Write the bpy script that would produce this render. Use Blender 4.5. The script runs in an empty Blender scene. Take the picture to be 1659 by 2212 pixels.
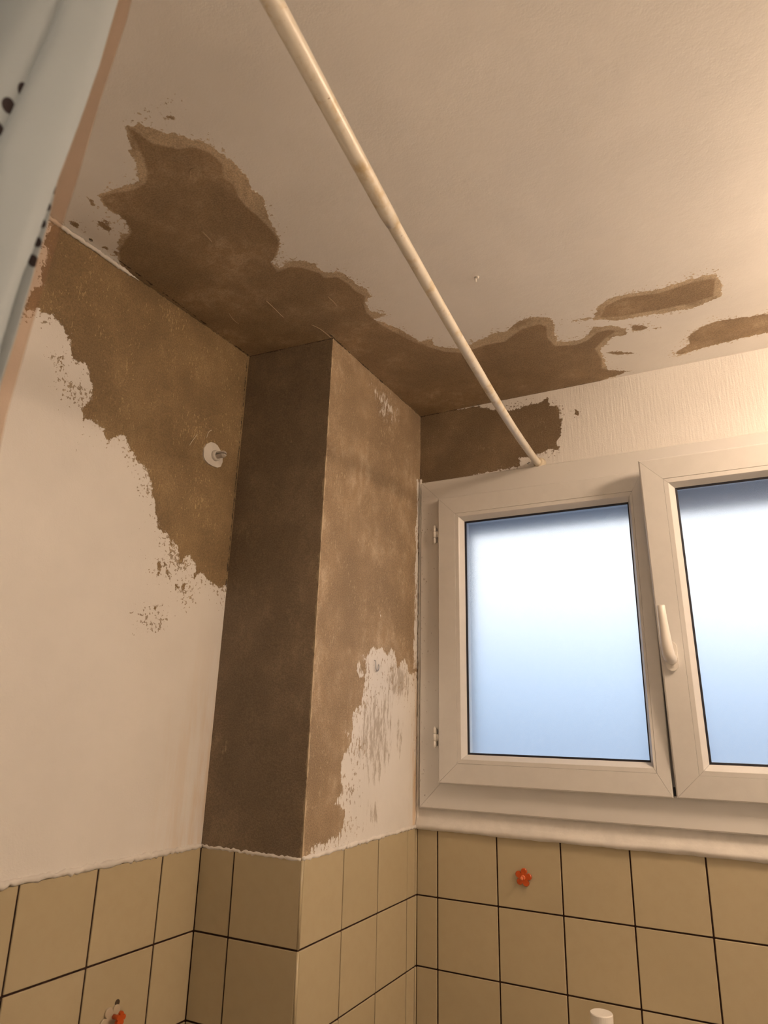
import bpy, bmesh, math, random
import numpy as np
from mathutils import Vector, Matrix
random.seed(7)
SC = bpy.context.scene
COL = SC.collection
F0 = 1.23                      # height of the first tile joint above the floor
W0, H0 = 1659, 2212
# ------------------------------------------------------------------ camera
FPX = 1482.86
CAM = np.array([0.790621, -1.698252, 0.398003])      # relative to the tile joint level
RV = np.array([1.241656, 0.324337, -0.401562])
def rodr(v):
    th = np.linalg.norm(v); k = v/th
    K = np.array([[0, -k[2], k[1]], [k[2], 0, -k[0]], [-k[1], k[0], 0]])
    return np.eye(3)+math.sin(th)*K+(1-math.cos(th))*K@K
RC = rodr(RV)
cd = bpy.data.cameras.new('camera'); cam = bpy.data.objects.new('camera', cd); COL.objects.link(cam)
cd.sensor_fit = 'VERTICAL'; cd.sensor_height = 36.0; cd.lens = FPX/H0*36.0
cd.clip_start = 0.02
rt, dn, fw = RC
cam.matrix_world = Matrix(((rt[0], -dn[0], -fw[0], CAM[0]), (rt[1], -dn[1], -fw[1], CAM[1]), (rt[2], -dn[2], -fw[2], CAM[2]+F0), (0, 0, 0, 1)))
cd.dof.use_dof = True; cd.dof.focus_distance = 1.75; cd.dof.aperture_fstop = 9.0
SC.camera = cam
SC.cycles.max_bounces = 7; SC.cycles.diffuse_bounces = 4; SC.cycles.glossy_bounces = 2; SC.cycles.transmission_bounces = 6
SC.cycles.use_light_tree = False; SC.cycles.use_adaptive_sampling = True; SC.cycles.adaptive_threshold = .1
# ------------------------------------------------------------------ view + world
SC.view_settings.view_transform = 'Standard'; SC.view_settings.look = 'None'
SC.view_settings.exposure = 0.0; SC.view_settings.gamma = 1.0; SC.view_settings.use_curve_mapping = False
w = bpy.data.worlds.new('overcast_sky'); SC.world = w; w.use_nodes = True
nt = w.node_tree; nt.nodes.clear()
out = nt.nodes.new('ShaderNodeOutputWorld'); bg = nt.nodes.new('ShaderNodeBackground')
tc = nt.nodes.new('ShaderNodeTexCoord'); sx = nt.nodes.new('ShaderNodeSeparateXYZ'); cr = nt.nodes.new('ShaderNodeValToRGB')
mr = nt.nodes.new('ShaderNodeMapRange'); mr.inputs['From Min'].default_value = -0.5; mr.inputs['From Max'].default_value = 0.5
nt.links.new(tc.outputs['Generated'], sx.inputs[0]); nt.links.new(sx.outputs['Z'], mr.inputs['Value'])
nt.links.new(mr.outputs[0], cr.inputs[0]); nt.links.new(cr.outputs[0], bg.inputs[0]); nt.links.new(bg.outputs[0], out.inputs[0])
e = cr.color_ramp.elements
e[0].position = 0.0; e[0].color = (0.06, 0.11, 0.20, 1)
e[1].position = 1.0; e[1].color = (0.86, 0.93, 1.0, 1)
for pos, c in ((0.46, (0.17, 0.25, 0.38, 1)), (0.58, (0.42, 0.56, 0.74, 1)), (0.70, (0.92, 0.96, 1.0, 1))):
    q = e.new(pos); q.color = c
bg.inputs[1].default_value = 2.0
# ------------------------------------------------------------------ helpers
def tag(o, label=None, cat=None, group=None, kind=None):
    if label: o['label'] = label
    if cat: o['category'] = cat
    if group: o['group'] = group
    if kind: o['kind'] = kind
    return o
def link(name, me, parent=None):
    o = bpy.data.objects.new(name, me); COL.objects.link(o)
    if parent: o.parent = parent
    return o
def empty(name, loc, label, cat, group=None):
    o = bpy.data.objects.new(name, None); COL.objects.link(o); o.location = loc; o.empty_display_size = .05
    return tag(o, label, cat, group)
def obj(name, bm, mats, parent=None, smooth=False, origin=None):
    """link a bmesh given in world coordinates as one object"""
    bmesh.ops.recalc_face_normals(bm, faces=bm.faces)
    if origin is None and parent is not None: origin = world_of(parent)
    if origin is not None: bm.transform(Matrix.Translation(-Vector(origin)))
    me = bpy.data.meshes.new(name); bm.to_mesh(me); bm.free()
    for m in (mats if isinstance(mats, (list, tuple)) else [mats]): me.materials.append(m)
    if smooth:
        for p in me.polygons: p.use_smooth = True
    o = link(name, me, parent)
    if parent is None and origin is not None: o.location = origin
    return o
def world_of(o):
    v = Vector((0, 0, 0))
    while o is not None:
        v = v+Vector(o.location); o = o.parent
    return v
def V(x, y, z): return Vector((x, y, z+F0))
def bx(bm, lo, hi, bev=0.0, seg=1):
    c = [(a+b)/2 for a, b in zip(lo, hi)]; s = [abs(b-a) for a, b in zip(lo, hi)]
    r = bmesh.ops.create_cube(bm, size=1, matrix=Matrix.Translation(c) @ Matrix.Diagonal((*s, 1)))
    if bev:
        ed = list({e for v in r['verts'] for e in v.link_edges})
        bmesh.ops.bevel(bm, geom=ed, offset=bev, segments=seg, affect='EDGES', profile=.7)
def tube(bm, pts, radii, seg=16, cap=True, squash=None):
    pts = [Vector(p) for p in pts]; n = len(pts)
    if not hasattr(radii, '__len__'): radii = [radii]*n
    up = None; rings = []
    for i, p in enumerate(pts):
        t = (pts[min(i+1, n-1)]-pts[max(i-1, 0)]).normalized()
        if up is None: up = t.orthogonal().normalized()
        up = (up-t*up.dot(t)).normalized(); sd = t.cross(up)
        rings.append([bm.verts.new(p+(up*math.cos(a)+sd*math.sin(a))*radii[i]) for a in [2*math.pi*k/seg for k in range(seg)]])
    for a, b in zip(rings, rings[1:]):
        for k in range(seg): bm.faces.new((a[k], a[(k+1) % seg], b[(k+1) % seg], b[k]))
    if cap: bm.faces.new(rings[0][::-1]); bm.faces.new(rings[-1])
def smooth(P, n=6):
    out = []
    P = [Vector(p) for p in P]
    for i in range(len(P)-1):
        p0, p1, p2, p3 = P[max(i-1, 0)], P[i], P[i+1], P[min(i+2, len(P)-1)]
        for k in range(n):
            t = k/n; out.append(.5*((2*p1)+(p2-p0)*t+(2*p0-5*p1+4*p2-p3)*t*t+(3*p1-p0-3*p2+p3)*t**3))
    out.append(P[-1]); return out
def lathe(bm, base, axis, prof, seg=24):
    """prof: list of (distance along axis, radius)"""
    base = Vector(base); axis = Vector(axis).normalized(); u = axis.orthogonal().normalized(); v = axis.cross(u)
    rings = []
    for h, r in prof:
        if r <= 1e-6: rings.append([bm.verts.new(base+axis*h)])
        else: rings.append([bm.verts.new(base+axis*h+(u*math.cos(a)+v*math.sin(a))*r) for a in [2*math.pi*k/seg for k in range(seg)]])
    for a, b in zip(rings, rings[1:]):
        for k in range(seg):
            k2 = (k+1) % seg
            f = [a[k % len(a)], a[k2 % len(a)], b[k2 % len(b)], b[k % len(b)]]
            f = [q for i, q in enumerate(f) if q not in f[:i]]
            if len(f) > 2: bm.faces.new(f)
    for r, s in ((rings[0], 1), (rings[-1], -1)):
        if len(r) > 2: bm.faces.new(r)
def prism(bm, pts2, fn, d0, d1):
    """pts2 outline, fn(u,v,d)->Vector"""
    a = [bm.verts.new(fn(u, v, d0)) for u, v in pts2]; b = [bm.verts.new(fn(u, v, d1)) for u, v in pts2]
    n = len(a); bm.faces.new(a[::-1]); bm.faces.new(b)
    for i in range(n): bm.faces.new((a[i], a[(i+1) % n], b[(i+1) % n], b[i]))
# ------------------------------------------------------------------ materials
class NT:
    def __init__(s, name, rough=.5, spec=.5):
        s.m = bpy.data.materials.new(name); s.m.use_nodes = True; s.t = s.m.node_tree; s.t.nodes.clear()
        s.out = s.n('OutputMaterial'); s.b = s.n('BsdfPrincipled'); s.t.links.new(s.b.outputs[0], s.out.inputs[0])
        s.b.inputs['Roughness'].default_value = rough; s.b.inputs['Specular IOR Level'].default_value = spec
    def n(s, k): return s.t.nodes.new('ShaderNode'+k)
    def put(s, a, inp):
        if hasattr(a, 'is_linked') or hasattr(a, 'links'): s.t.links.new(a, inp)
        elif isinstance(a, (tuple, list)): inp.default_value = (*a, 1) if len(a) == 3 and len(inp.default_value) == 4 else a
        else: inp.default_value = a
    def math(s, op, a, b=0.0, c=0.0, clamp=False):
        q = s.n('Math'); q.operation = op; q.use_clamp = clamp
        s.put(a, q.inputs[0]); s.put(b, q.inputs[1]); s.put(c, q.inputs[2]); return q.outputs[0]
    def mad(s, a, b, c): return s.math('MULTIPLY_ADD', a, b, c)
    def noise(s, scale, detail=4, rough=.55, vec=None, stretch=None, rot=None, dist=0.0):
        q = s.n('TexNoise'); q.inputs['Scale'].default_value = scale; q.inputs['Detail'].default_value = detail
        q.inputs['Roughness'].default_value = rough; q.inputs['Distortion'].default_value = dist
        t = s.n('TexCoord').outputs['Object'] if vec is None else vec
        if stretch or rot:
            m = s.n('Mapping')
            if stretch: m.inputs['Scale'].default_value = stretch
            if rot: m.inputs['Rotation'].default_value = rot
            s.t.links.new(t, m.inputs[0]); t = m.outputs[0]
        s.t.links.new(t, q.inputs['Vector']); return q.outputs['Fac']
    def voro(s, scale, stretch=None):
        q = s.n('TexVoronoi'); q.inputs['Scale'].default_value = scale; t = s.n('TexCoord').outputs['Object']
        if stretch:
            m = s.n('Mapping'); m.inputs['Scale'].default_value = stretch; s.t.links.new(t, m.inputs[0]); t = m.outputs[0]
        s.t.links.new(t, q.inputs['Vector']); return q.outputs['Distance']
    def step(s, x, a, b, lo=0.0, hi=1.0):
        q = s.n('MapRange'); q.interpolation_type = 'SMOOTHSTEP'
        s.put(x, q.inputs['Value'])
        for k, v in zip(('From Min', 'From Max', 'To Min', 'To Max'), (a, b, lo, hi)): s.put(v, q.inputs[k])
        return q.outputs[0]
    def mix(s, f, a, b, mode='MIX'):
        q = s.n('Mix'); q.data_type = 'RGBA'; q.blend_type = mode
        s.put(f, q.inputs[0]); s.put(a, q.inputs[6]); s.put(b, q.inputs[7]); return q.outputs[2]
    def attr(s, name):
        q = s.n('Attribute'); q.attribute_name = name; return q.outputs['Fac']
    def bump(s, h, strength=.5, dist=.001, normal=None):
        q = s.n('Bump'); q.inputs['Strength'].default_value = strength; q.inputs['Distance'].default_value = dist
        s.put(h, q.inputs['Height'])
        if normal is not None: s.t.links.new(normal, q.inputs['Normal'])
        return q.outputs[0]
    def color(s, c): s.put(c, s.b.inputs['Base Color']); return s
    def normal(s, c): s.t.links.new(c, s.b.inputs['Normal']); return s
def plain(name, c, rough=.5, spec=.5, metal=0.0, var=0.0, bump=0.0, bscale=200):
    t = NT(name, rough, spec); t.b.inputs['Metallic'].default_value = metal
    if var:
        n = t.noise(25, 5, .6); t.color(t.mix(t.step(n, .35, .65), tuple(x*(1-var) for x in c), c))
    else: t.color(tuple(c))
    if bump: t.normal(t.bump(t.noise(bscale, 3), bump, .0006))
    return t.m
PAINT = (.76, .735, .70)
def painted_plaster(name, paint=PAINT, bare=(.195, .140, .080), light=(.30, .235, .16), fleck=(.55, .46, .33), edge_amp=.012, edge_scale=45, edge_stretch=None,
                    speck_k=14.0, speck_thr=.578, speck_scale=150, fleck_amt=.5, fleck_stretch=(1, 1, .4), paint_rough=.42, brush=None, stain=False, haze=.5, relief=.0014,
                    torn=True, wear=False, scrape=False):
    t = NT(name, .5, .4)
    gn = t.noise(330, 2, .65)
    big = t.noise(15, 2, .5)                       # slow variation shared by several masks
    h2 = t.noise(38, 4, .7, stretch=(1, 1, .5))
    h1 = t.noise(7, 3, .6)
    if torn:
        d = t.attr('bare')
        n1 = t.math('SUBTRACT', t.noise(edge_scale, 5, .68, stretch=edge_stretch), .5)
        s = t.noise(speck_scale, 3, .6, stretch=edge_stretch)
        dd0 = t.mad(n1, edge_amp*3.0, d)
        dd = t.mad(t.math('SUBTRACT', s, .5), edge_amp*1.0, dd0)
        dd = t.math('MINIMUM', dd, t.math('ADD', t.math('MULTIPLY', t.mad(t.math('SUBTRACT', s, .5), -.10, d), .5), .006))
        m = t.step(dd, -.0006, .0006)
        thr = t.mad(t.math('MULTIPLY', d, -1.0), speck_k*.17, speck_thr)
        thr = t.mad(t.math('SUBTRACT', big, .5), -.45, thr)
        sp = t.math('MULTIPLY', t.step(t.math('SUBTRACT', s, thr), -.004, .012), t.step(d, -.11, -.07, 0, .8))
        m = t.math('MAXIMUM', m, sp)
        if scrape:
            s3 = t.noise(120, 4, .7, stretch=(1, 1, .28), rot=(.5, 0, 0))
            scm = t.step(t.math('ADD', t.math('MULTIPLY', t.attr('scrape'), 12.0), t.mad(s3, 3.0, -1.62)), 0, .3)
            m = t.math('MULTIPLY', m, t.math('SUBTRACT', 1.0, scm))
    else:
        m = 1.0
    hz = t.math('MULTIPLY', t.math('MULTIPLY', t.step(h1, .42, .70), t.step(h2, .38, .68)), haze)
    cb = t.mix(hz, bare, light)
    if 'ceiling' in name:
        cb = t.mix(t.math('MULTIPLY', t.step(t.attr('core'), .003, -.003), t.step(t.mad(h2, .5, t.math('MULTIPLY', big, .5)), .34, .54, .25, .95)), cb, light)
    cb = t.mix(1.0, cb, t.n_rgb(t.math('MULTIPLY', t.step(h1, .3, .75, .84, 1.14), t.step(gn, .3, .7, .80, 1.16))), 'MULTIPLY')
    fl = t.noise(250, 3, .6, stretch=fleck_stretch)
    flm = t.step(t.mad(t.math('SUBTRACT', big, .5), .34, fl), .66-.035*fleck_amt, .70-.035*fleck_amt)
    cb = t.mix(t.math('MULTIPLY', flm, .6*max(0.0, min(1, fleck_amt*1.5))), cb, fleck)
    if wear: cb = t.mix(t.math('MULTIPLY', t.step(t.mad(t.attr('wear'), .30, h2), .66, .76), .75), cb, fleck)
    cb = t.mix(t.math('MULTIPLY', t.step(t.mad(t.attr('crack'), .42, t.noise(55, 4, .7)), .78, .84), .85), cb, (.03, .02, .013))
    if torn:
        pc = t.mix(1.0, paint, t.n_rgb(t.step(h1, .3, .7, .95, 1.0)), 'MULTIPLY')
        if stain:
            sn = t.noise(30, 4, .7, stretch=(1, 1, .12))
            pc = t.mix(t.math('MULTIPLY', t.math('MULTIPLY', t.attr('stain'), t.step(sn, .42, .66)), .75), pc, (.60, .38, .16))
        if scrape:
            di = t.attr('dirt'); dn_ = t.noise(75, 6, .75, stretch=(1, 1, .22))
            dm = t.math('MULTIPLY', t.step(t.mad(di, .17, dn_), .60, .72), t.step(di, 0.02, .5))
            pc = t.mix(t.math('MULTIPLY', dm, .62), pc, (.26, .20, .13))
        t.color(t.mix(m, pc, cb)); t.put(t.step(m, 0, 1, paint_rough, .62), t.b.inputs['Roughness'])
        mb = t.step(dd0, -.0008, .0008)
        hp = t.mad(t.math('MULTIPLY', gn, t.math('ADD', mb, .35)), .9, t.math('MULTIPLY', t.math('SUBTRACT', 1.0, mb), .9))
        if brush: hp = t.mad(t.noise(160, 3, .6, stretch=brush), 1.1, hp)
        else: hp = t.mad(t.noise(48, 3, .6, stretch=(1, 1, .45)), .8, hp)
    else:
        t.color(cb); t.b.inputs['Roughness'].default_value = .62
        hp = t.mad(t.noise(60, 3, .6), 1.0, gn)
    t.normal(t.bump(hp, .8, relief))
    return t.m
def n_rgb(self, v):
    q = self.n('CombineColor')
    for i in range(3): self.t.links.new(v, q.inputs[i])
    return q.outputs[0]
NT.n_rgb = n_rgb
M = {}
M['left'] = painted_plaster('painted_plaster_left', bare=(.245, .168, .084), light=(.34, .25, .135), fleck=(.62, .47, .24), edge_amp=.012, edge_scale=48, speck_k=16, stain=True, fleck_amt=.5)
M['ceil'] = painted_plaster('painted_plaster_ceiling', relief=.0009, paint=(.85, .83, .80), bare=(.325, .232, .140), light=(.58, .465, .32), edge_amp=.0080, edge_scale=60, speck_k=34, fleck_amt=0, haze=.35)
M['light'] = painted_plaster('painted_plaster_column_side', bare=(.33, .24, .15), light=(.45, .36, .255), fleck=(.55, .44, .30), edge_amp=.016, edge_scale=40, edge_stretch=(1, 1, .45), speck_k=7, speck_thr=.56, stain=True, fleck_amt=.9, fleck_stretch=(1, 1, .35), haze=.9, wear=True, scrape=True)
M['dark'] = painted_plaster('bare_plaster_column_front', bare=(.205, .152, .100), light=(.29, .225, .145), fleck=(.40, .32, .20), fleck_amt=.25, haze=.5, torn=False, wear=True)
M['back'] = painted_plaster('painted_plaster_window_wall', bare=(.205, .145, .085), light=(.29, .22, .135), edge_amp=.011, edge_scale=55, speck_k=30, fleck_amt=.3, brush=(1, 1, .10), relief=.0019)
M['paint'] = plain('white_wall_paint', PAINT, .5, .4, var=.05, bump=.25)
M['caulk'] = plain('rough_white_plaster', (.72, .69, .645), .6, .3, var=.10, bump=.7, bscale=120)
g = NT('dark_brown_grout', .85, .2); g.color(g.mix(g.step(g.noise(90, 4), .4, .65), (.022, .010, .007), (.050, .026, .017))); M['grout'] = g.m
def tile_mat():
    t = NT('beige_glazed_tile', .16, .5)
    oi = t.n('ObjectInfo').outputs['Random']
    c = t.mix(oi, (.455, .385, .250), (.485, .412, .272))
    c = t.mix(t.step(t.noise(40, 6, .6), .35, .7, 0, .25), c, (.43, .35, .225))
    dr = t.step(t.noise(70, 7, .75, stretch=(1, 1, .25)), .74, .80)
    t.color(t.mix(t.math('MULTIPLY', dr, .6), c, (.25, .16, .08)))
    t.put(t.step(t.noise(18, 4, .6), .3, .7, .12, .24), t.b.inputs['Roughness'])
    t.normal(t.bump(t.noise(14, 2), .12, .002)); return t.m
M['tile'] = tile_mat()
M['pvc'] = plain('white_window_plastic', (.66, .645, .62), .32, .5, var=.04)
M['pvc_dirty'] = M['pvc']
pd = NT('white_window_plastic_grimy', .34, .5)
sp_ = pd.n('SeparateXYZ'); pd.t.links.new(pd.n('TexCoord').outputs['Object'], sp_.inputs[0])
gx_ = pd.step(sp_.outputs[0], -.50, -.585)
gr = pd.step(pd.math('ADD', pd.noise(230, 4, .6, stretch=(1, 1, .5)), pd.math('MULTIPLY', pd.math('MULTIPLY', gx_, pd.noise(14, 4, .6)), .20)), .74, .79)
pd.color(pd.mix(pd.math('MULTIPLY', gr, .75), (.66, .645, .62), (.12, .08, .05))); M['pvc_dirty'] = pd.m
M['gasket'] = plain('black_rubber_gasket', (.012, .012, .018), .5, .4)
M['void'] = plain('dark_gap', (.02, .018, .02), .8, .2)
# frosted glass: rough refraction mixed with diffuse transmission
gl = NT('frosted_glass', .3); gl.t.nodes.remove(gl.b)
rf = gl.n('BsdfRefraction'); rf.inputs['IOR'].default_value = 1.02; rf.inputs['Roughness'].default_value = .0
rf = gl.n('BsdfGlass'); rf.inputs['IOR'].default_value = 1.45; rf.inputs['Roughness'].default_value = .24; rf.inputs['Color'].default_value = (1, 1, 1, 1)
tl = gl.n('BsdfTranslucent'); tl.inputs['Color'].default_value = (.92, .95, 1, 1)
mx = gl.n('MixShader'); mx.inputs[0].default_value = .22
gl.t.links.new(rf.outputs[0], mx.inputs[1]); gl.t.links.new(tl.outputs[0], mx.inputs[2]); gl.t.links.new(mx.outputs[0], gl.out.inputs[0]); M['glass'] = gl.m
M['rod'] = None
rd = NT('cream_painted_rod', .33, .5)
rc = rd.mix(rd.step(rd.noise(28, 6, .7), .48, .7), (.70, .655, .56), (.56, .45, .27))
rd.color(rd.mix(rd.step(rd.noise(210, 3), .70, .74), rc, (.22, .14, .07))); M['rod'] = rd.m
M['chrome'] = plain('dull_steel', (.42, .42, .43), .35, .5, metal=.9)
M['socket'] = plain('yellowed_white_plastic', (.66, .58, .45), .4, .5, var=.3)
M['white_plastic'] = plain('white_plastic', (.74, .71, .66), .35, .5)
M['orange'] = plain('orange_plastic', (.50, .080, .012), .35, .5)
M['orange_light'] = plain('pale_orange_plastic', (.74, .20, .08), .3, .5)
M['brown'] = plain('brown_residue', (.09, .06, .035), .7, .3, var=.4)
# ------------------------------------------------------------------ pixel tracing -> signed distance on a real wall
def ray(px): return RC.T@np.array([(px[0]-W0/2)/FPX, (px[1]-H0/2)/FPX, 1.0])
def hit(px, ax, c):
    d = ray(px); return CAM+d*((c-CAM[ax])/d[ax])
def plane2(pts, ax, c):
    k = [i for i in range(3) if i != ax]
    return np.array([hit(p, ax, c)[k] for p in pts])
def sdf(P, polys):
    """P (n,2); positive inside any polygon"""
    best = np.full(len(P), -9.0, np.float32)
    for poly in polys:
        A = poly; B = np.roll(poly, -1, 0); d2 = np.full(len(P), 1e9); ins = np.zeros(len(P), bool)
        for a, b in zip(A, B):
            ab = b-a; ap = P-a; t = np.clip((ap@ab)/max(ab@ab, 1e-12), 0, 1)
            q = ap-t[:, None]*ab; d2 = np.minimum(d2, (q*q).sum(1))
            if a[1] != b[1]:
                c = ((a[1] > P[:, 1]) != (b[1] > P[:, 1]))
                xx = (b[0]-a[0])*(P[:, 1]-a[1])/(b[1]-a[1])+a[0]; ins ^= c & (P[:, 0] < xx)
        d = np.sqrt(d2)*np.where(ins, 1, -1); best = np.maximum(best, d)
    return best
def project_to_plane(co, ax, c):
    """where the sight line of each point meets the reference plane (walls are slightly out of true)"""
    r = co-CAM; t = (c-CAM[ax])/r[:, ax]; q = CAM+r*t[:, None]
    return q[:, [i for i in range(3) if i != ax]]
class Grid:
    def __init__(s): s.v = []; s.f = []; s.n = 0; s.mi = []; s.dense = []
    def patch(s, c00, c10, c11, c01, nu, nv, mat=0, dense=False):
        u = np.linspace(0, 1, nu+1)[None, :, None]; v = np.linspace(0, 1, nv+1)[:, None, None]
        c = [np.array(x, float) for x in (c00, c10, c11, c01)]
        P = (c[0]*(1-u)+c[1]*u)*(1-v)+(c[3]*(1-u)+c[2]*u)*v; P = P.reshape(-1, 3)
        i = np.arange((nu+1)*(nv+1)).reshape(nv+1, nu+1)
        F = np.stack([i[:-1, :-1], i[:-1, 1:], i[1:, 1:], i[1:, :-1]], -1).reshape(-1, 4)+s.n
        s.v.append(P); s.f.append(F); s.mi.append(np.full(len(F), mat)); s.dense.append(np.full(len(P), dense)); s.n += len(P)
    def build(s, name, mats, attrs=None, parent=None, kind=None):
        P = np.concatenate(s.v); F = np.concatenate(s.f); mi = np.concatenate(s.mi).astype(np.int32)
        me = bpy.data.meshes.new(name); W = P.copy(); W[:, 2] += F0
        me.vertices.add(len(W)); me.vertices.foreach_set('co', W.astype(np.float32).ravel())
        me.loops.add(F.size); me.loops.foreach_set('vertex_index', F.astype(np.int32).ravel())
        me.polygons.add(len(F)); me.polygons.foreach_set('loop_start', np.arange(0, F.size, 4, dtype=np.int32)); me.polygons.foreach_set('loop_total', np.full(len(F), 4, np.int32))
        me.polygons.foreach_set('material_index', mi); me.update(calc_edges=True)
        for m in mats: me.materials.append(m)
        dn_ = np.concatenate(s.dense)
        for k, fn in (attrs or {}).items():
            val = np.where(dn_, fn(P), fn.far if hasattr(fn, 'far') else -1.0)
            a = me.attributes.new(k, 'FLOAT', 'POINT'); a.data.foreach_set('value', val.astype(np.float32))
        o = link(name, me, parent)
        if kind: o['kind'] = kind
        return o
def const(v):
    f = lambda P: np.full(len(P), float(v)); f.far = float(v); return f
def field(polys_px, ax, c, default=-1.0):
    polys = [plane2(p, ax, c) for p in polys_px]
    def f(P): return sdf(project_to_plane(P, ax, c), polys)
    f.far = default; return f
def neg(fn):
    def f(P): return -fn(P)
    f.far = 1.0; return f
def band(fn, w):
    f = lambda P: np.clip(1-np.abs(fn(P))/w, 0, 1); f.far = 0.0; return f
# ------------------------------------------------------------------ the shell
ZC = 1.2709; ZT = 0.149; ZF = -F0
LXt, LXb, LY = -.2365, -.2435, -.5115
XR, YF = 1.72, -2.4
CEt = (-.0015, -.487); CEb = (0.0, -.5085)
# ceiling ---------------------------------------------------------
ceil_outer = [(262,585),(257,564),(253,524),(266,506),(280,503),(271,477),(253,463),(224,445),(212,421),(235,412),(282,398),(298,391),(295,354),(279,329),(284,315),(269,269),(284,275),(300,266),(318,273),(347,286),(387,289),(423,304),(448,309),(481,333),(506,351),(532,380),(546,409),(568,430),(582,474),(599,506),(606,514),(606,529),(597,554),(586,565),(603,580),(624,567),(650,563),(678,569),(700,589),(729,587),(747,594),(769,612),(794,627),(800,641),(791,652),(798,672),(834,679),(809,690),(834,699),(863,710),(896,731),(906,739),(932,731),(939,746),(964,751),(997,753),(1049,729),(1074,717),(1090,717),(1121,693),(1152,685),(1183,685),(1199,698),(1196,717),(1204,737),(1240,737),(1263,729),(1282,706),(1318,704),(1354,709),(1354,722),(1323,729),(1297,753),(1305,776),(1313,799),(1359,802),(1300,822),(1240,860),(909,960),(720,900),(538,860),(400,760)]
ceil_core = [(262,585),(257,540),(285,500),(262,470),(230,448),(218,425),(240,418),(290,410),(315,395),(318,375),(312,345),(300,320),(285,290),(272,271),(300,290),(330,310),(385,322),(420,318),(455,330),(480,355),(485,385),(505,400),(515,425),(530,445),(558,468),(580,490),(598,512),(603,528),(594,556),(586,570),(600,588),(624,577),(650,578),(690,590),(700,600),(729,599),(750,612),(770,630),(788,640),(786,656),(792,676),(820,700),(860,722),(896,740),(960,760),(1000,762),(1050,745),(1090,738),(1125,712),(1165,700),(1180,705),(1182,730),(1200,748),(1245,745),(1270,735),(1290,718),(1318,712),(1330,716),(1310,728),(1285,753),(1300,776),(1300,797),(1359,802),(1300,822),(1240,860),(909,960),(720,900),(538,860),(400,760)]
isl = [[(1240,693),(1262,688),(1282,685),(1292,662),(1318,644),(1359,634),(1421,626),(1489,603),(1525,595),(1546,594),(1560,610),(1556,641),(1494,667),(1421,678),(1333,692),(1282,690)],
 [(1458,763),(1489,742),(1486,727),(1515,706),(1551,693),(1608,685),(1649,678),(1700,683),(1760,700),(1659,719),(1608,729),(1525,750),(1470,766)],
 [(1364,704),(1385,701),(1401,708),(1384,714),(1366,713)], [(1302,762),(1340,759),(1377,763),(1340,766)],
 [(208,477),(222,478),(242,495),(238,504),(222,494)],[(218,470),(236,480),(232,486)], [(145,476),(158,478),(172,485),(166,492),(152,486)], [(192,430),(199,431),(206,447),(200,446)],
 [(356,249),(366,250),(376,257),(368,257)], [(351,225),(362,220),(374,216),(364,222)], [(176,495),(188,501),(180,503)], [(190,512),(200,516),(196,523)], [(218,533),(236,535),(232,541)], [(246,540),(256,546),(250,556)], [(1412,709),(1424,708),(1418,712)], [(302,231),(318,234),(310,237)]]
isl_core = [[(1296,686),(1310,660),(1350,642),(1421,634),(1489,612),(1530,603),(1546,603),(1540,640),(1490,655),(1421,670),(1333,684)], isl[1]]+isl[2:]
G = Grid()
dx0, dx1, dy0 = -.30, 1.06, -1.16
G.patch((dx0, dy0, ZC), (dx1, dy0, ZC), (dx1, 0, ZC), (dx0, 0, ZC), 400, 340, 0, True)
G.patch((dx1, dy0, ZC), (XR+.05, dy0, ZC), (XR+.05, 0, ZC), (dx1, 0, ZC), 2, 4)
G.patch((dx0, YF-.05, ZC), (XR+.05, YF-.05, ZC), (XR+.05, dy0, ZC), (dx0, dy0, ZC), 6, 5)
ceiling = G.build('ceiling', [M['ceil']], dict(bare=field([ceil_outer]+isl, 2, ZC), core=field([ceil_core]+isl_core, 2, ZC, 1.0), scrape=const(-1),
    crack=band(lambda P: np.minimum(np.where(P[:, 1] > LY, np.abs(P[:, 0]), 9), np.minimum(np.abs(P[:, 1]), np.minimum(np.abs(P[:, 0]-LXt), np.where(P[:, 0] < 0, np.abs(P[:, 1]-CEt[1]), 9)))), .005), wear=const(0)), kind='structure')
# left wall -------------------------------------------------------
left_poly = [(127,487),(119,486),(98,505),(92,527),(108,536),(105,559),(90,574),(90,602),(105,617),(72,622),(56,653),(54,670),(90,671),(119,686),(136,707),(152,736),(155,769),(166,780),(184,783),(197,812),(199,859),(177,885),(181,906),(210,910),(224,928),(231,957),(253,946),(268,942),(282,971),(300,997),(322,1013),(329,1077),(345,1140),(365,1158),(367,1199),(374,1169),(383,1181),(388,1221),(408,1194),(421,1217),(419,1253),(435,1235),(453,1262),(471,1269),(489,1262),(540,1262),(620,765),(560,730),(350,615),(262,580),(225,553),(180,522)]
left_isl = [[(166,842),(176,836),(185,838),(182,845),(172,846)], [(130,768),(136,775),(135,800),(129,790)], [(340,1215),(350,1220),(348,1232),(341,1228)], [(341,1236),(347,1236),(346,1246),(341,1245)], [(355,1215),(362,1225),(366,1250),(358,1240)], [(378,1262),(388,1268),(386,1278),(379,1274)], [(392,1252),(404,1262),(398,1280),(391,1270)], [(332,1313),(338,1313),(338,1319),(332,1319)]]
f_left = field([left_poly]+left_isl, 0, -.2435)
G = Grid()
yd = -1.2
TL = (-.2560, yd, ZC); BL = (-.2490, yd, ZT)
G.patch(BL, (LXb+.0002, LY+.02, ZT), (LXt+.0003, LY+.025, ZC), TL, 244, 340, 0, True)
G.patch((-.2490, YF, ZT), BL, TL, (-.2560, YF, ZC), 4, 3)
G.patch((-.2490, YF, ZF), (-.2490, yd, ZF), BL, (-.2490, YF, ZT), 4, 3, 1)
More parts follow.
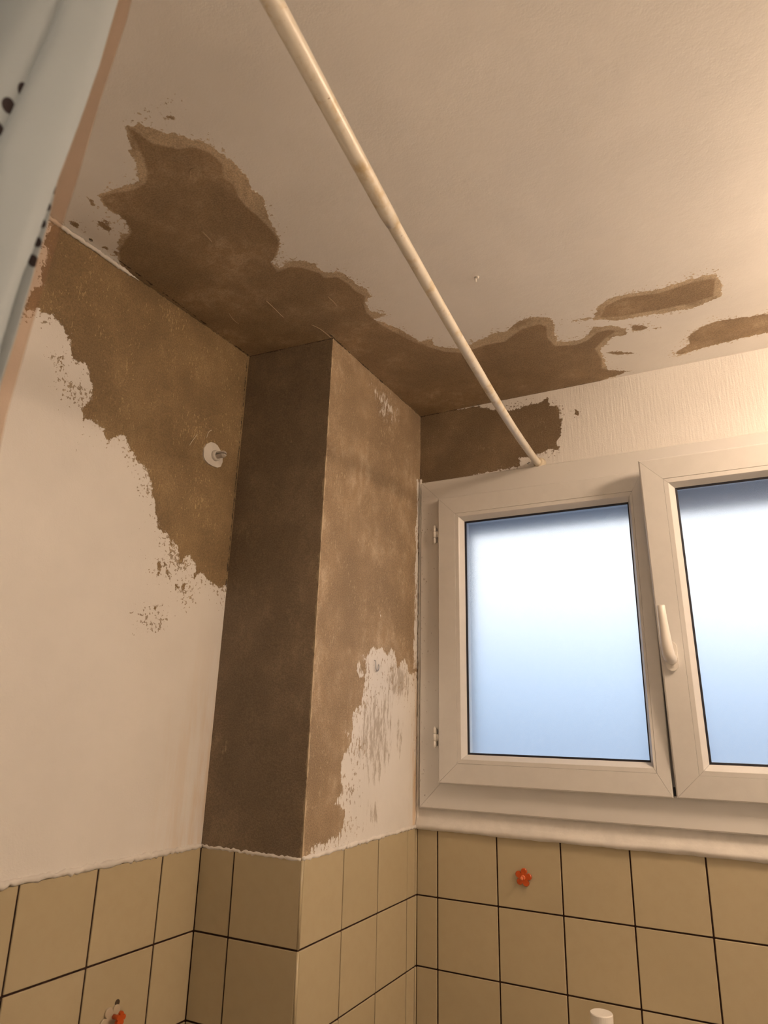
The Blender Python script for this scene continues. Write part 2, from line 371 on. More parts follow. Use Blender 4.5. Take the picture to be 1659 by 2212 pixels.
G.patch((-.2490, yd, ZF), (LXb+.0002, LY+.02, ZF), (LXb+.0002, LY+.02, ZT), BL, 2, 3, 1)
def st_left(P): return np.clip(1-(LY-P[:, 1])/.16, 0, 1)*np.clip((.62-P[:, 2])/.4, 0, 1)*.55
st_left.far = 0.0
wall_left = G.build('wall_left', [M['left'], M['grout']], dict(bare=f_left, core=const(1), scrape=const(-1), stain=st_left, dirt=const(0), wear=const(0),
    crack=band(lambda P: np.minimum(np.abs(P[:, 1]-LY), np.abs(P[:, 2]-ZC)), .005)), kind='structure')
# boxed-in pipe column -------------------------------------------

white_poly = [(920,1440),(894,1452),(886,1462),(878,1434),(870,1425),(858,1440),(846,1393),(836,1420),(828,1402),(810,1398),(799,1400),(792,1429),(788,1475),(781,1520),(763,1542),(760,1601),(742,1633),(736,1673),(740,1710),(722,1737),(745,1750),(742,1795),(711,1818),(679,1832),(640,1848),(640,1900),(930,1900)]
white_isl = [[(783,1415),(788,1418),(784,1432)], [(775,1432),(785,1455),(779,1468),(772,1450)], [(748,1580),(754,1584),(750,1600)], [(820,1320),(824,1330),(822,1345)], [(893,1445),(901,1040),(915,1040),(915,1450)]]
f_white = field([white_poly]+white_isl, 0, 0.0, -1)
f_scr = field([[(803,836),(820,842),(838,858),(850,880),(858,893),(850,905),(838,895),(834,912),(822,890),(812,862)]], 0, 0.0, -1)
f_dirt = field([[(770,1620),(790,1530),(812,1500),(835,1500),(845,1560),(838,1640),(810,1690),(790,1660)], [(858,1560),(866,1570),(866,1600),(862,1632),(856,1610)], [(800,1740),(815,1735),(812,1765),(800,1770)],[(845,1415),(880,1450),(880,1500),(850,1520),(835,1470)]], 0, 0.0, -1)
def dirt(P): return np.clip((f_dirt(P)+.030)/.050, 0, 1)
dirt.far = 0.0
def st_light(P): return np.clip(1+P[:, 1]/.055, 0, 1)*np.clip((.62-P[:, 2])/.25, 0, 1)*1.3
st_light.far = 0.0
G = Grid()
wcx = .0
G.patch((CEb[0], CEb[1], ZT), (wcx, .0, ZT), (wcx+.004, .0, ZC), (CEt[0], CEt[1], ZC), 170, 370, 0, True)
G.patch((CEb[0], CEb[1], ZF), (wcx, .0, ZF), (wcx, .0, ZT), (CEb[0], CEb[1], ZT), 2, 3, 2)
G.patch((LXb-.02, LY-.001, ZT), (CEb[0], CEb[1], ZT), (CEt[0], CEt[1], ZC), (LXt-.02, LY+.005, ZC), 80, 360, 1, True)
G.patch((LXb-.02, LY-.001, ZF), (CEb[0], CEb[1], ZF), (CEb[0], CEb[1], ZT), (LXb-.02, LY-.001, ZT), 2, 3, 2)
f_bare_col = lambda P: np.where(P[:, 1] > LY+.028, -f_white(P), 1.0); f_bare_col.far = -1
column = G.build('wall_corner', [M['light'], M['dark'], M['grout']], dict(bare=f_bare_col, core=const(1), scrape=f_scr, stain=st_light, dirt=dirt, wear=band(lambda P: np.hypot(P[:, 0], P[:, 1]-(CEb[1]+(CEt[1]-CEb[1])*(P[:, 2]-ZT)/(ZC-ZT))), .010),
    crack=band(lambda P: np.minimum(np.abs(P[:, 1]), np.minimum(np.abs(P[:, 2]-ZC), np.abs(P[:, 0]-LXb))), .005)), kind='structure')
# window wall -----------------------------------------------------
ox0, ox1, oz0, oz1 = .035, 1.195, .222, 1.032
back_poly = [(880,897),(911,893),(971,885),(1028,878),(1069,885),(1105,887),(1137,877),(1173,867),(1182,860),(1188,872),(1204,880),(1209,890),(1214,916),(1211,947),(1193,970),(1180,975),(1162,980),(1150,984),(1138,985),(1124,992),(1121,1006),(1095,1012),(1033,1024),(960,1045),(860,1060)]
back_isl = [[(1240,885),(1247,886),(1248,896),(1241,897)], [(1196,964),(1209,966),(1208,972),(1198,972)]]
G = Grid()
G.patch((0, 0, oz1), (.62, 0, oz1), (.62, 0, ZC), (0, 0, ZC), 200, 80, 0, True)
G.patch((.62, 0, oz1), (XR, 0, oz1), (XR, 0, ZC), (.62, 0, ZC), 3, 1)
G.patch((0, 0, ZT), (ox0, 0, ZT), (ox0, 0, oz1), (0, 0, oz1), 1, 3)
G.patch((ox1, 0, ZT), (XR, 0, ZT), (XR, 0, oz1), (ox1, 0, oz1), 1, 3)
G.patch((ox0, 0, ZT), (ox1, 0, ZT), (ox1, 0, oz0), (ox0, 0, oz0), 4, 1)
G.patch((0, 0, ZF), (XR, 0, ZF), (XR, 0, ZT), (0, 0, ZT), 4, 3, 1)
TH = .34                         # reveal towards the outside
G.patch((ox0, 0, oz1), (ox1, 0, oz1), (ox1, TH, oz1-.05), (ox0, TH, oz1-.05), 2, 1, 2)
G.patch((ox0, 0, oz0), (ox1, 0, oz0), (ox1, TH, oz0-.02), (ox0, TH, oz0-.02), 2, 1, 2)
G.patch((ox0, 0, oz0), (ox0, TH, oz0), (ox0, TH, oz1), (ox0, 0, oz1), 1, 1, 2)
G.patch((ox1, 0, oz0), (ox1, TH, oz0), (ox1, TH, oz1), (ox1, 0, oz1), 1, 1, 2)
for a in (((-.4, TH, ZF), (XR+.2, TH, ZF), (XR+.2, TH, oz0-.02), (-.4, TH, oz0-.02)), ((-.4, TH, oz1-.05), (XR+.2, TH, oz1-.05), (XR+.2, TH, ZC+.1), (-.4, TH, ZC+.1)),
          ((-.4, TH, oz0-.02), (ox0, TH, oz0-.02), (ox0, TH, oz1), (-.4, TH, oz1)), ((ox1, TH, oz0-.02), (XR+.2, TH, oz0-.02), (XR+.2, TH, oz1), (ox1, TH, oz1))):
    G.patch(*a, 1, 1, 2)
M['facade'] = plain('grey_outside_render', (.19, .215, .25), .8, .2, var=.1)
wall_back = G.build('wall_back', [M['back'], M['grout'], M['facade']], dict(bare=field([back_poly]+back_isl, 1, 0.0), core=const(1), scrape=const(-1), wear=const(0),
    crack=band(lambda P: np.minimum(P[:, 0], np.abs(P[:, 2]-ZC)), .006)), kind='structure')
# remaining walls and floor --------------------------------------
G = Grid(); G.patch((XR, YF, ZF), (XR, 0, ZF), (XR, 0, ZC), (XR, YF, ZC), 1, 1); G.build('wall_right', [M['paint']], kind='structure')
G = Grid(); G.patch((-.30, YF, ZF), (XR, YF, ZF), (XR, YF, ZC), (-.30, YF, ZC), 1, 1); G.build('wall_front', [M['paint']], kind='structure')
bm = bmesh.new(); bx(bm, V(-.32, YF-.02, ZF-.05), V(XR+.02, .02, ZF)); obj('floor', bm, plain('grey_brown_floor', (.30, .25, .19), .35, .4, var=.2)).__setitem__('kind', 'structure')
# tiles -----------------------------------------------------------
J = .0034; T = .15
tile_meshes = {}
def tile_mesh(a, b):
    k = (round(a, 4), round(b, 4))
    if k not in tile_meshes:
        bm = bmesh.new(); bx(bm, (-a/2, -b/2, -.004), (a/2, b/2, 0), .0009, 1)
        me = bpy.data.meshes.new('tile'); bm.to_mesh(me); bm.free(); me.materials.append(M['tile']); tile_meshes[k] = me
    return tile_meshes[k]
def tile_wall(parent, origin, udir, cuts, rows, normal):
    u = Vector(udir).normalized(); n = Vector(normal).normalized(); v = Vector((0, 0, 1))
    for a, b in zip(cuts, cuts[1:]):
        for c, d in zip(rows, rows[1:]):
            wd, hh = abs(b-a)-J, abs(d-c)-J
            if wd < .004: continue
            o = link('tile', tile_mesh(wd, hh), parent)
            ctr = Vector(origin)+u*((a+b)/2)+v*((c+d)/2+F0)+n*.0022
            jit = random.uniform(-.0004, .0004); ctr += n*jit
            uu = u if u.cross(v).dot(n) > 0 else -u
            o.matrix_local = Matrix(((uu.x, v.x, n.x, ctr.x), (uu.y, v.y, n.y, ctr.y), (uu.z, v.z, n.z, ctr.z), (0, 0, 0, 1))) @ Matrix.Rotation(random.uniform(-.002, .002), 4, 'X')
rows = [ZT+.001, 0]+[-T*k for k in range(1, 9)]
tile_wall(wall_back, (0, 0, 0), (1, 0, 0), [.001, .0565]+[.0565+T*k+.001 for k in range(1, 10)]+[XR], rows, (0, -1, 0))
tile_wall(column, (0, 0, 0), (0, -1, 0), [.001, .012, .057, .206, .357, .506], rows, (1, 0, 0))
tile_wall(column, (0, CEb[1], 0), (LXb-.02, LY-.001-CEb[1], 0), [0, .1575, .2425], rows, (.015, -1, 0))
tile_wall(wall_left, (LXb, LY, 0), (-.0055, -.6885, 0), [.002, .106]+[.106+.1485*k for k in range(1, 5)], rows, (1, -.008, 0))
tile_wall(wall_left, (-.2490, 0, 0), (0, -1, 0), [1.2115+.1485*k for k in range(0, 9)], rows, (1, 0, 0))
# bull-nose edge of the column corner tiles
bm = bmesh.new()
for c, d in zip(rows, rows[1:]):
    tube(bm, [V(.0005, CEb[1]+.0005, c-J/2), V(.0005, CEb[1]+.0005, d+J/2)], .0028, 12)
tag(obj('tile_edge', bm, M['tile'], column, True), 'rounded beige corner edge of the tiles')
# rough plaster beads along the tile tops --------------------------
def bead(name, pts, r, seed, zs=1.0):
    rnd = random.Random(seed); P = []
    pts = [Vector(p) for p in pts]; R = []
    for a, b in zip(pts, pts[1:]):
        n = max(2, int((b-a).length/.006))
        for k in range(n): P.append(a.lerp(b, k/n)+Vector((0, 0, rnd.gauss(0, .0009)))); R.append(r*rnd.uniform(.7, 1.25))
    P.append(pts[-1]); R.append(r)
    bm = bmesh.new(); tube(bm, P, R, 8)
    for v in bm.verts: v.co += Vector((rnd.gauss(0, .0004), rnd.gauss(0, .0004), rnd.gauss(0, .0006)))
    o = obj(name, bm, M['caulk'], None, True); o['kind'] = 'structure'; return o
bead('trim_1', [V(-.2480, -1.3, ZT+.004), V(LXb-.001, LY-.003, ZT+.003)], .0058, 1)
bead('trim_2', [V(LXb+.002, LY+.000, ZT+.002), V(CEb[0]-.002, CEb[1]+.0005, ZT)], .0036, 2)
bead('trim_3', [V(CEb[0]-.0005, CEb[1]+.001, ZT+.001), V(0, -.003, ZT+.004)], .0046, 3)
bead('trim_4', [V(.003, -.003, ZT), V(.006, -.004, .60), V(.006, -.003, 1.07)], .0042, 4)
# plaster strip between tiles and window
bm = bmesh.new(); prof = [(.0, .2), (-.0035, .198), (-.004, .180), (-.006, .168), (-.0125, .160), (-.0135, .154), (-.010, .1475), (-.001, .1465)]
nx = 160; rnd = random.Random(5); rings = []; off = [0]*len(prof)
for i in range(nx+1):
    x = .002+(XR-.004)*i/nx
    off = [o*.8+rnd.gauss(0, .0005) for o in off]
    rings.append([bm.verts.new(V(x, min(y+off[j]*(j > 0), -.0002 if j else 0), z+(off[j]*.8 if j > 2 else 0))) for j, (y, z) in enumerate(prof)])
for a, b in zip(rings, rings[1:]):
    for j in range(len(prof)-1): bm.faces.new((a[j], a[j+1], b[j+1], b[j]))
o = obj('trim_5', bm, M['caulk'], None, True); o['kind'] = 'structure'
# thin paint ridge left where the left wall meets the ceiling
bm = bmesh.new(); rnd = random.Random(9)
pa, pb = Vector((-.2525, -1.10, 0)), Vector((-.2455, -.86, 0)); P = [pa.lerp(pb, k/60)+Vector((.0015, 0, ZC+F0-.005+rnd.gauss(0, .0006))) for k in range(61)]
tube(bm, P, [.0045*rnd.uniform(.7, 1.2)*(1 if k < 50 else (61-k)/11) for k in range(61)], 8)
o = obj('trim_6', bm, M['caulk'], None, True); o['kind'] = 'structure'
# trowel ridges in the bare ceiling plaster and scratches beside the wall mount
ridge_m = plain('plaster_ridge', (.36, .27, .17), .7, .3, var=.2)
for pl_ in ([(436, 500), (447, 511), (458, 523)], [(575, 650), (590, 664), (604, 678), (613, 686)], [(671, 701), (690, 710), (708, 724), (720, 735)], [(410, 385), (411, 368), (422, 363), (432, 370)], [(494, 676), (503, 690), (516, 700)], [(708, 641), (720, 652), (727, 661)]):
    bm = bmesh.new(); P = [Vector(hit(q, 2, ZC))+Vector((0, 0, F0)) for q in pl_]
    tube(bm, smooth(P, 4), [.0003]+[.0011]*(4*(len(P)-1)-1)+[.0003], 8); obj('plaster_ridge', bm, ridge_m, ceiling, True)
scr_m = plain('scratched_paint', (.66, .58, .44), .6, .3)
for pl_ in ([(409, 962), (417, 950), (426, 938)], [(446, 946), (451, 933), (458, 929)]):
    bm = bmesh.new(); P = [Vector(hit(q, 0, -.2395))+Vector((0, 0, F0)) for q in pl_]
    tube(bm, smooth(P, 4), [.0003]+[.0009]*(4*(len(P)-1)-1)+[.0003], 6); obj('paint_scratch', bm, scr_m, wall_left, True)
# ------------------------------------------------------------------ window
def ring_members(rect, ws, prof, tf=None, gap=.0003):
    """four mitred members; prof = closed (s, y) loop, s = fraction of the member width"""
    x0, x1, z0, z1 = rect; l, r, b, t = ws
    def cor(s): return [(x0+s*l, z0+s*b), (x1-s*r, z0+s*b), (x1-s*r, z1-s*t), (x0+s*l, z1-s*t)]
    bms = []
    bm = bmesh.new()
    for k in range(4):
        k2 = (k+1) % 4; dirv = [(1, 0), (0, 1), (-1, 0), (0, -1)][k]
        A = []; B = []
        for s, y in prof:
            c = cor(s); p, q = c[k], c[k2]
            A.append((p[0]+dirv[0]*gap, y, p[1]+dirv[1]*gap)); B.append((q[0]-dirv[0]*gap, y, q[1]-dirv[1]*gap))
        f = tf or (lambda p: V(*p))
        a = [bm.verts.new(f(p)) for p in A]; c = [bm.verts.new(f(p)) for p in B]; n = len(a)
        for i in range(n): bm.faces.new((a[i], a[(i+1) % n], c[(i+1) % n], c[i]))
        bm.faces.new(a[::-1]); bm.faces.new(c)
    return bm
win = bpy.data.objects.new('window_1', None); COL.objects.link(win); win.location = V(.6, 0, .2); win['kind'] = 'structure'
FR = (.0123, 1.214, .197, 1.0555)
bm = ring_members(FR, (.078, .078, .080, .078), [(0, .05), (0, -.012), (.04, -.0155), (.97, -.0155), (1, -.0135), (1, .05)])
fr = obj('frame', bm, M['pvc_dirty'], win)
bm = bmesh.new()     # core behind the mitres and the central post
for lo, hi in (((.014, -.0135, .199), (.088, .04, 1.053)), ((1.138, -.0135, .199), (1.212, .04, 1.053)), ((.088, -.0135, .199), (1.138, .04, .275)), ((.088, -.0135, .979), (1.138, .04, 1.053))):
    bx(bm, V(*lo), V(*hi))
obj('frame_core', bm, M['void'], win)
bm = bmesh.new(); bx(bm, V(.597, -.012, .27), V(.640, .045, .99), .001); obj('centre_post', bm, plain('grey_window_post', (.36, .34, .32), .45, .4), win)
bm = bmesh.new(); bx(bm, V(.6108, -.0215, .262), V(.6160, -.012, .280), .0005); obj('rubber_stop', bm, M['gasket'], win)
FRONT = -.035
def sash(rect, glass, tilt, hinge_x=None, handle=False, label=None):
    x0, x1, z0, z1 = rect; g0, g1, g2, g3 = glass
    ws = (g0-x0, x1-g1, g2-z0, z1-g3)
    s = bpy.data.objects.new('sash', None); COL.objects.link(s); s.parent = win
    base = V((x0+x1)/2, FRONT, z0); s.location = base-win.location
    if label: s['label'] = label
    piv = base
    R = Matrix.Rotation(tilt, 4, 'X')
    def tf(p):
        q = V(*p)-piv; q = R @ q; q.x += -.0075*(q.z)*(1 if tilt else 0); return q+piv
    pr = [(0, .012), (0, FRONT+.004), (.015, FRONT+.0012), (.05, FRONT), (.685, FRONT), (.69, FRONT+.0008), (.69, .012)]
    obj('sash_frame', ring_members(rect, ws, pr, tf), M['pvc'], s, origin=piv)
    pr = [(.697, .012), (.697, FRONT+.0006), (.83, FRONT+.0006), (.85, FRONT+.002), (1.0, FRONT+.0160), (1.0, .012)]
    obj('glazing_bead', ring_members(rect, ws, pr, tf), M['pvc'], s, origin=piv)
    bm = ring_members(rect, ws, [(.05, .008), (.05, FRONT+.003), (.82, FRONT+.004), (.82, .008)], tf, 0.0); obj('sash_core', bm, M['void'], s, origin=piv)
    pr = [(.985, FRONT+.0185), (.985, FRONT+.0150), (1.055, FRONT+.0165), (1.055, FRONT+.0185)]
    obj('gasket', ring_members(rect, ws, pr, tf, 0.0), M['gasket'], s, origin=piv)
    bm = bmesh.new(); yg = FRONT+.019
    c = [tf((a, y, b)) for y in (yg, yg+.004) for a, b in ((g0-.004, g2-.004), (g1+.004, g2-.004), (g1+.004, g3+.004), (g0-.004, g3+.004))]
    vs = [bm.verts.new(p) for p in c]
    for f in ((0, 1, 2, 3), (7, 6, 5, 4), (0, 4, 5, 1), (1, 5, 6, 2), (2, 6, 7, 3), (3, 7, 4, 0)): bm.faces.new([vs[i] for i in f])
    tag(obj('glass_pane', bm, M['glass'], s, origin=piv), 'frosted glass pane')
    if handle:
        # fixing plate
        cx, cz = .6395, .5515
        bm = bmesh.new(); outl = []
        for a0, sgn in ((0, 1), (math.pi, -1)):
            for k in range(9):
                a = a0+math.pi*k/8; outl.append((cx+.0128*math.cos(a), cz+sgn*.019+.0128*abs(math.sin(a))*sgn))
        prism(bm, outl, lambda u, v, d: tf((u, d, v)), FRONT+.001, FRONT-.006)
        lathe(bm, tf((cx, FRONT-.006, cz-.022)), (0, -1, 0), [(0, .003), (.0006, .003), (.0003, .0022), (.0003, 0)], 12)
        obj('handle_plate', bm, M['white_plastic'], s, origin=piv)
        bm = bmesh.new()
        P = [tf(q) for q in [(cx, FRONT-.004, .545), (cx, FRONT-.018, .5455), (cx-.001, FRONT-.032, .549), (cx-.002, FRONT-.040, .558), (cx-.003, FRONT-.044, .575), (cx-.0035, FRONT-.045, .60), (cx-.0045, FRONT-.0455, .63), (cx-.005, FRONT-.046, .658), (cx-.005, FRONT-.046, .6595)]]
        tube(bm, P, [.0115, .0118, .0125, .0125, .0118, .0102, .0088, .0082, .0070], 20)
        obj('handle_grip', bm, M['white_plastic'], s, True, origin=piv)
    if hinge_x is not None:
        for zz in (.894, .3655):
            bm = bmesh.new(); hx = hinge_x
            for a, b, r in ((-.024, -.009, .0042), (-.0085, .0085, .0045), (.009, .024, .0042)):
                lathe(bm, V(hx, -.0275, zz+a), (0, 0, 1), [(0, r-.0008), (.0008, r), (b-a-.0008, r), (b-a, r-.0008)], 14)
            lathe(bm, V(hx, -.0275, zz-.026), (0, 0, 1), [(0, .002), (.052, .002)], 8)
            bx(bm, V(hx, -.029, zz-.008), V(x0+.002, -.025, zz+.008))
            bx(bm, V(hx-.003, -.0275, zz-.020), V(hx+.003, -.0150, zz+.020))
            obj('hinge', bm, M['white_plastic'], s, True, origin=piv)
    return s
sash((.0726, .6103, .2583, .9949), (.146, .5697, .3281, .9229), 0.0, hinge_x=.061, label='closed left sash with two small hinges')
sash((.6164, 1.1541, .2583, .9949), (.6875, 1.083, .3281, .9229), math.asin(.0785/.7366), handle=True, label='tilted right sash with lever handle pointing up')
# ------------------------------------------------------------------ shower rod
rod = empty('shower_rod', V(.353, -.004, 1.0625), 'long cream telescopic shower rod running from above the window under the ceiling', 'curtain rod')
pts = [(.3530, -.012, 1.0625), (.3530, -.0506, 1.0605), (.3690, -.27, 1.0475), (.3835, -.4503, 1.0415), (.3980, -.6377, 1.0420), (.4085, -.7869, 1.0460), (.4262, -1.0, 1.0500), (.4285, -1.03, 1.0508), (.4380, -1.1471, 1.0580), (.4512, -1.3168, 1.0710), (.462, -1.5, 1.082), (.49, -2.0, 1.10), (.51, -2.39, 1.11)]
bm = bmesh.new(); tube(bm, [V(*p) for p in smooth(pts[:8])], .0092, 24); obj('inner_tube', bm, M['rod'], rod, True)
op = smooth(pts[7:]); op = [Vector(pts[6]).lerp(Vector(pts[7]), .3)]+op
bm = bmesh.new(); tube(bm, [V(*p) for p in op], [.0098]+[.0105]*(len(op)-1), 24); obj('outer_tube', bm, M['rod'], rod, True)
bm = bmesh.new(); lathe(bm, V(.3545, -.0005, 1.0640), (0, -1, 0), [(0, .0165), (.004, .0165), (.006, .0140), (.012, .0135), (.0135, .0120), (.018, .0120), (.0185, .0095)], 28)
tag(obj('wall_socket', bm, M['socket'], rod, True), 'yellowed round wall socket')
bm = bmesh.new(); tube(bm, [V(.3395, -.052, 1.052), V(.3370, -.060, 1.047), V(.3395, -.065, 1.043), V(.344, -.062, 1.046), V(.3430, -.056, 1.049)], .0013, 8); obj('spring_clip', bm, M['chrome'], rod, True)
# white lump of filler beside the socket
bm = bmesh.new(); ol = []
rnd = random.Random(3)
for k in range(22):
    a = 2*math.pi*k/22; r = 1+.12*rnd.uniform(-1, 1)
    u = .336+.022*math.cos(a)*r; v = 1.064+.010*math.sin(a)*r; ol.append((u, v))
prism(bm, ol, lambda u, v, d: V(u, d, v), .001, -.0015); tag(obj('filler_patch', bm, M['paint'], wall_back), 'white smear of filler')
# ------------------------------------------------------------------ old rod mount on the left wall
mt = empty('wall_mount', V(-.2405, -.589, .9725), 'white disc with split plastic plug left in brown plaster of the left wall', 'wall mount')
xw = -.2405
ring = [(440,985),(441,968),(447,959),(456,955),(464,957),(470,962),(476,972),(481,985),(481,998),(477,1008),(470,1010),(460,1007),(450,1001),(443,993)]
ol = [tuple(hit(p, 0, xw+.0025)[[1, 2]]) for p in ring]
bm = bmesh.new(); prism(bm, ol, lambda u, v, d: V(d, u, v), xw-.004, xw+.0025); obj('painted_disc', bm, M['caulk'], mt)
bm = bmesh.new(); lathe(bm, V(xw+.002, -.590, .972), (1, 0, 0), [(0, .0125), (.006, .0125), (.0085, .0112), (.0085, .0085), (.002, .008)], 24); obj('collar', bm, M['white_plastic'], mt, True)
bm = bmesh.new()
for s_ in (-1, 1):
    half = []
    for k in range(13):
        a = math.pi*k/12; half.append((s_*(.0013+.0068*math.sin(a)), .0075*math.cos(a)))
    a = []; b = []; c = []
    for u, v in half:
        a.append(bm.verts.new(V(xw, -.590+v, .972+u))); b.append(bm.verts.new(V(xw+.027, -.590+v, .972+u))); c.append(bm.verts.new(V(xw+.032, -.590+v*.6, .972+s_*.0013+(u-s_*.0013)*.6)))
    n = len(a)
    for A_, B_ in ((a, b), (b, c)):
        for i in range(n): bm.faces.new((A_[i], A_[(i+1) % n], B_[(i+1) % n], B_[i]))
    bm.faces.new(a[::-1]); bm.faces.new(c)
obj('split_plug', bm, plain('translucent_grey_plastic', (.52, .48, .44), .3, .5), mt)
# ------------------------------------------------------------------ ceiling plug
pl = empty('ceiling_plug', V(.3865, -.558, ZC), 'tiny white split plug sticking out of the ceiling right of the rod', 'wall plug')
bm = bmesh.new(); lathe(bm, V(.3865, -.558, ZC), (0, 0, -1), [(-.002, .0042), (.0012, .0042), (.0012, .0018), (-.002, .0018)], 16); obj('plug_rim', bm, M['white_plastic'], pl, True)
for nm, dx, ln, r in (('plug_prong', -.0028, .0130, .0025), ('plug_prong', .0028, .0060, .0022)):
    bm = bmesh.new(); tube(bm, [V(.3865+dx, -.558, ZC), V(.3865+dx*.9, -.559, ZC-ln*.5), V(.3865+dx*.6, -.560, ZC-ln)], [r, r*.95, r*.45], 10); obj(nm, bm, M['white_plastic'], pl, True)
# ------------------------------------------------------------------ cup hook on the column side
hk = empty('cup_hook', V(.0, -.2415, .531), 'small grey metal J hook in the white patch of the column side', 'hook')
bm = bmesh.new(); P = [(-.002, 0, .011), (.0022, 0, .011), (.0040, 0, .009), (.0042, 0, .004), (.0042, .0005, -.004), (.0042, .003, -.010), (.0042, .0075, -.013), (.0042, .0125, -.011), (.0042, .0155, -.006), (.0042, .0155, -.001), (.0042, .0135, .003)]
tube(bm, [V(a, -.2450+b*1.1, .527+c) for a, b, c in smooth(P, 4)], .0011, 10); obj('wire', bm, M['chrome'], hk, True)
# ------------------------------------------------------------------ flower hooks on the tiles
def flower(bm, fn, r, pr, d0, d1, a0=0.0, n=5):
    ol = []
    for k in range(n*14):
        a = 2*math.pi*k/(n*14)+a0; ph = (a-a0)*n % (2*math.pi)
        ol.append((a, pr+(r-pr)*abs(math.cos(ph/2))**.55))
    prof = [(d0, 1), (d1-(d1-d0)*.3, 1), (d1, .93)]
    rings = [[bm.verts.new(fn(rad*s*math.cos(a), rad*s*math.sin(a), d)) for a, rad in ol] for d, s in prof]
    N = len(ol)
    for A_, B_ in zip(rings, rings[1:]):
        for i in range(N): bm.faces.new((A_[i], A_[(i+1) % N], B_[(i+1) % N], B_[i]))
    bm.faces.new(rings[0][::-1]); bm.faces.new(rings[-1])
fx, fz, fy = .2707, .0675, -.0024
fl = empty('flower_hook', V(fx, fy, fz), 'orange five-petal flower hook on the beige tile under the window', 'hook')
fn = lambda u, v, d: V(fx+u, fy-d, fz+v)
bm = bmesh.new(); flower(bm, fn, .0195, .0095, .0005, .0050, math.radians(82)); obj('petals', bm, M['orange'], fl)
bm = bmesh.new(); lathe(bm, fn(0, 0, .0048), (0, -1, 0), [(0, .0052), (.0008, .0050), (.0014, .0036), (.0014, .003)], 18); obj('centre_ring', bm, M['orange_light'], fl, True)
bm = bmesh.new(); lathe(bm, fn(0, 0, .005), (0, -1, 0), [(0, .0022), (.010, .0022), (.011, .0034), (.0135, .0036), (.015, .0026), (.0155, 0)], 16); obj('peg', bm, M['orange_light'], fl, True)
gy, gz, gx = -.700, -.094, -.2433
fl2 = empty('flower_hook', V(gx, gy, gz), 'white flower hook with a small orange flower on the left wall tiles', 'hook')
fn = lambda u, v, d: V(gx+d, gy+u, gz+v)
bm = bmesh.new(); flower(bm, fn, .024, .014, .0005, .004, math.radians(60), 6); obj('petals', bm, plain('cream_plastic', (.50, .42, .30), .35, .5), fl2)
fn2 = lambda u, v, d: V(gx+.004+d, gy+.002+u, gz+.006+v)
bm = bmesh.new(); lathe(bm, fn2(0, 0, -.001), (1, 0, 0), [(0, .004), (.014, .0035)], 12); obj('peg', bm, M['orange'], fl2, True)
bm = bmesh.new(); flower(bm, fn2, .011, .006, .013, .018, math.radians(80)); tag(obj('front_flower', bm, M['orange'], fl2), 'small orange flower on the peg')
bm = bmesh.new(); lathe(bm, V(gx-.0005, -.690, -.0705), (1, 0, 0), [(0, .0052), (.002, .0048), (.003, 0)], 12); tag(obj('glue_blob', bm, M['brown'], fl2, True), 'brown glue blob above the petals')
# ------------------------------------------------------------------ bottle whose white cap shows at the lower edge
by, bxx, bz = -.235, .4765, -.091
sh = empty('wall_shelf', V(.50, -.002, -.29), 'small white plastic shelf on the tiled window wall holding the bottle', 'shelf')
bm = bmesh.new(); bx(bm, V(.36, -.30, -.297), V(.66, -.0035, -.289), .002, 2); obj('shelf_board', bm, M['white_plastic'], sh)
for xx in (.39, .63):
    bm = bmesh.new(); prism(bm, [(-.0035, -.297), (-.20, -.297), (-.0035, -.36)], lambda u, v, d: V(d, u, v), xx-.003, xx+.003); obj('bracket', bm, M['white_plastic'], sh)
bt = empty('bottle', V(bxx, by, -.289), 'white bottle whose round flat cap just shows at the lower edge', 'bottle')
bm = bmesh.new(); lathe(bm, V(bxx, by, -.289), (0, 0, 1), [(0, .026), (.003, .030), (.13, .030), (.145, .026), (.150, .015), (.156, .015)], 32); obj('bottle_body', bm, M['white_plastic'], bt, True)
bm = bmesh.new(); lathe(bm, V(bxx, by, -.289), (0, 0, 1), [(.154, .0185), (.155, .0200), (.1965, .0200), (.198, .0190), (.198, 0)], 32); obj('cap', bm, M['white_plastic'], bt)
# ------------------------------------------------------------------ shower curtain (hangs from the rod, close to the camera)
def colpx(px, x): 
    """3D polyline of a traced fold, lying at distance x from the column side"""
    P = [hit(p, 0, x) for p in px]; P.sort(key=lambda q: q[2]); return np.array(P)
ctop, cbot = 1.052, -.95
def fold(px, x):
    P = colpx(px, x); zs, ys = P[:, 2], P[:, 1]
    return lambda z: float(np.interp(z, zs, ys))
def sheet(name, cols, mat, parent, nz=150, prints=None, z0=cbot, z1=ctop):
    """cols: list of (x, fold function); smooth surface through them"""
    bm = bmesh.new(); rings = []
    zl = np.concatenate([np.linspace(z0, .5, 40)[:-1], np.linspace(.5, .96, nz), np.linspace(.96, z1, 12)[1:]])
    for z in zl:
        ctrl = [Vector((c[0](z) if callable(c[0]) else c[0], c[1](z), z+F0)) for c in cols]
        cc = smooth(ctrl, 8) if len(ctrl) > 2 else [ctrl[0].lerp(ctrl[1], k/6) for k in range(7)]
        rings.append([bm.verts.new(p) for p in cc])
    for a, b in zip(rings, rings[1:]):
        for k in range(len(a)-1): bm.faces.new((a[k], a[k+1], b[k+1], b[k]))
    o = obj(name, bm, mat, parent, True)
    if prints:
        co = np.array([v.co[:] for v in o.data.vertices])+np.array(world_of(parent))[None, :]; co[:, 2] -= F0
        a = o.data.attributes.new('print', 'FLOAT', 'POINT'); a.data.foreach_set('value', prints(co).astype(np.float32))
    md = o.modifiers.new('thickness', 'SOLIDIFY'); md.thickness = .0006; md.offset = 0
    return o
cm = NT('white_curtain_fabric', .55, .3)
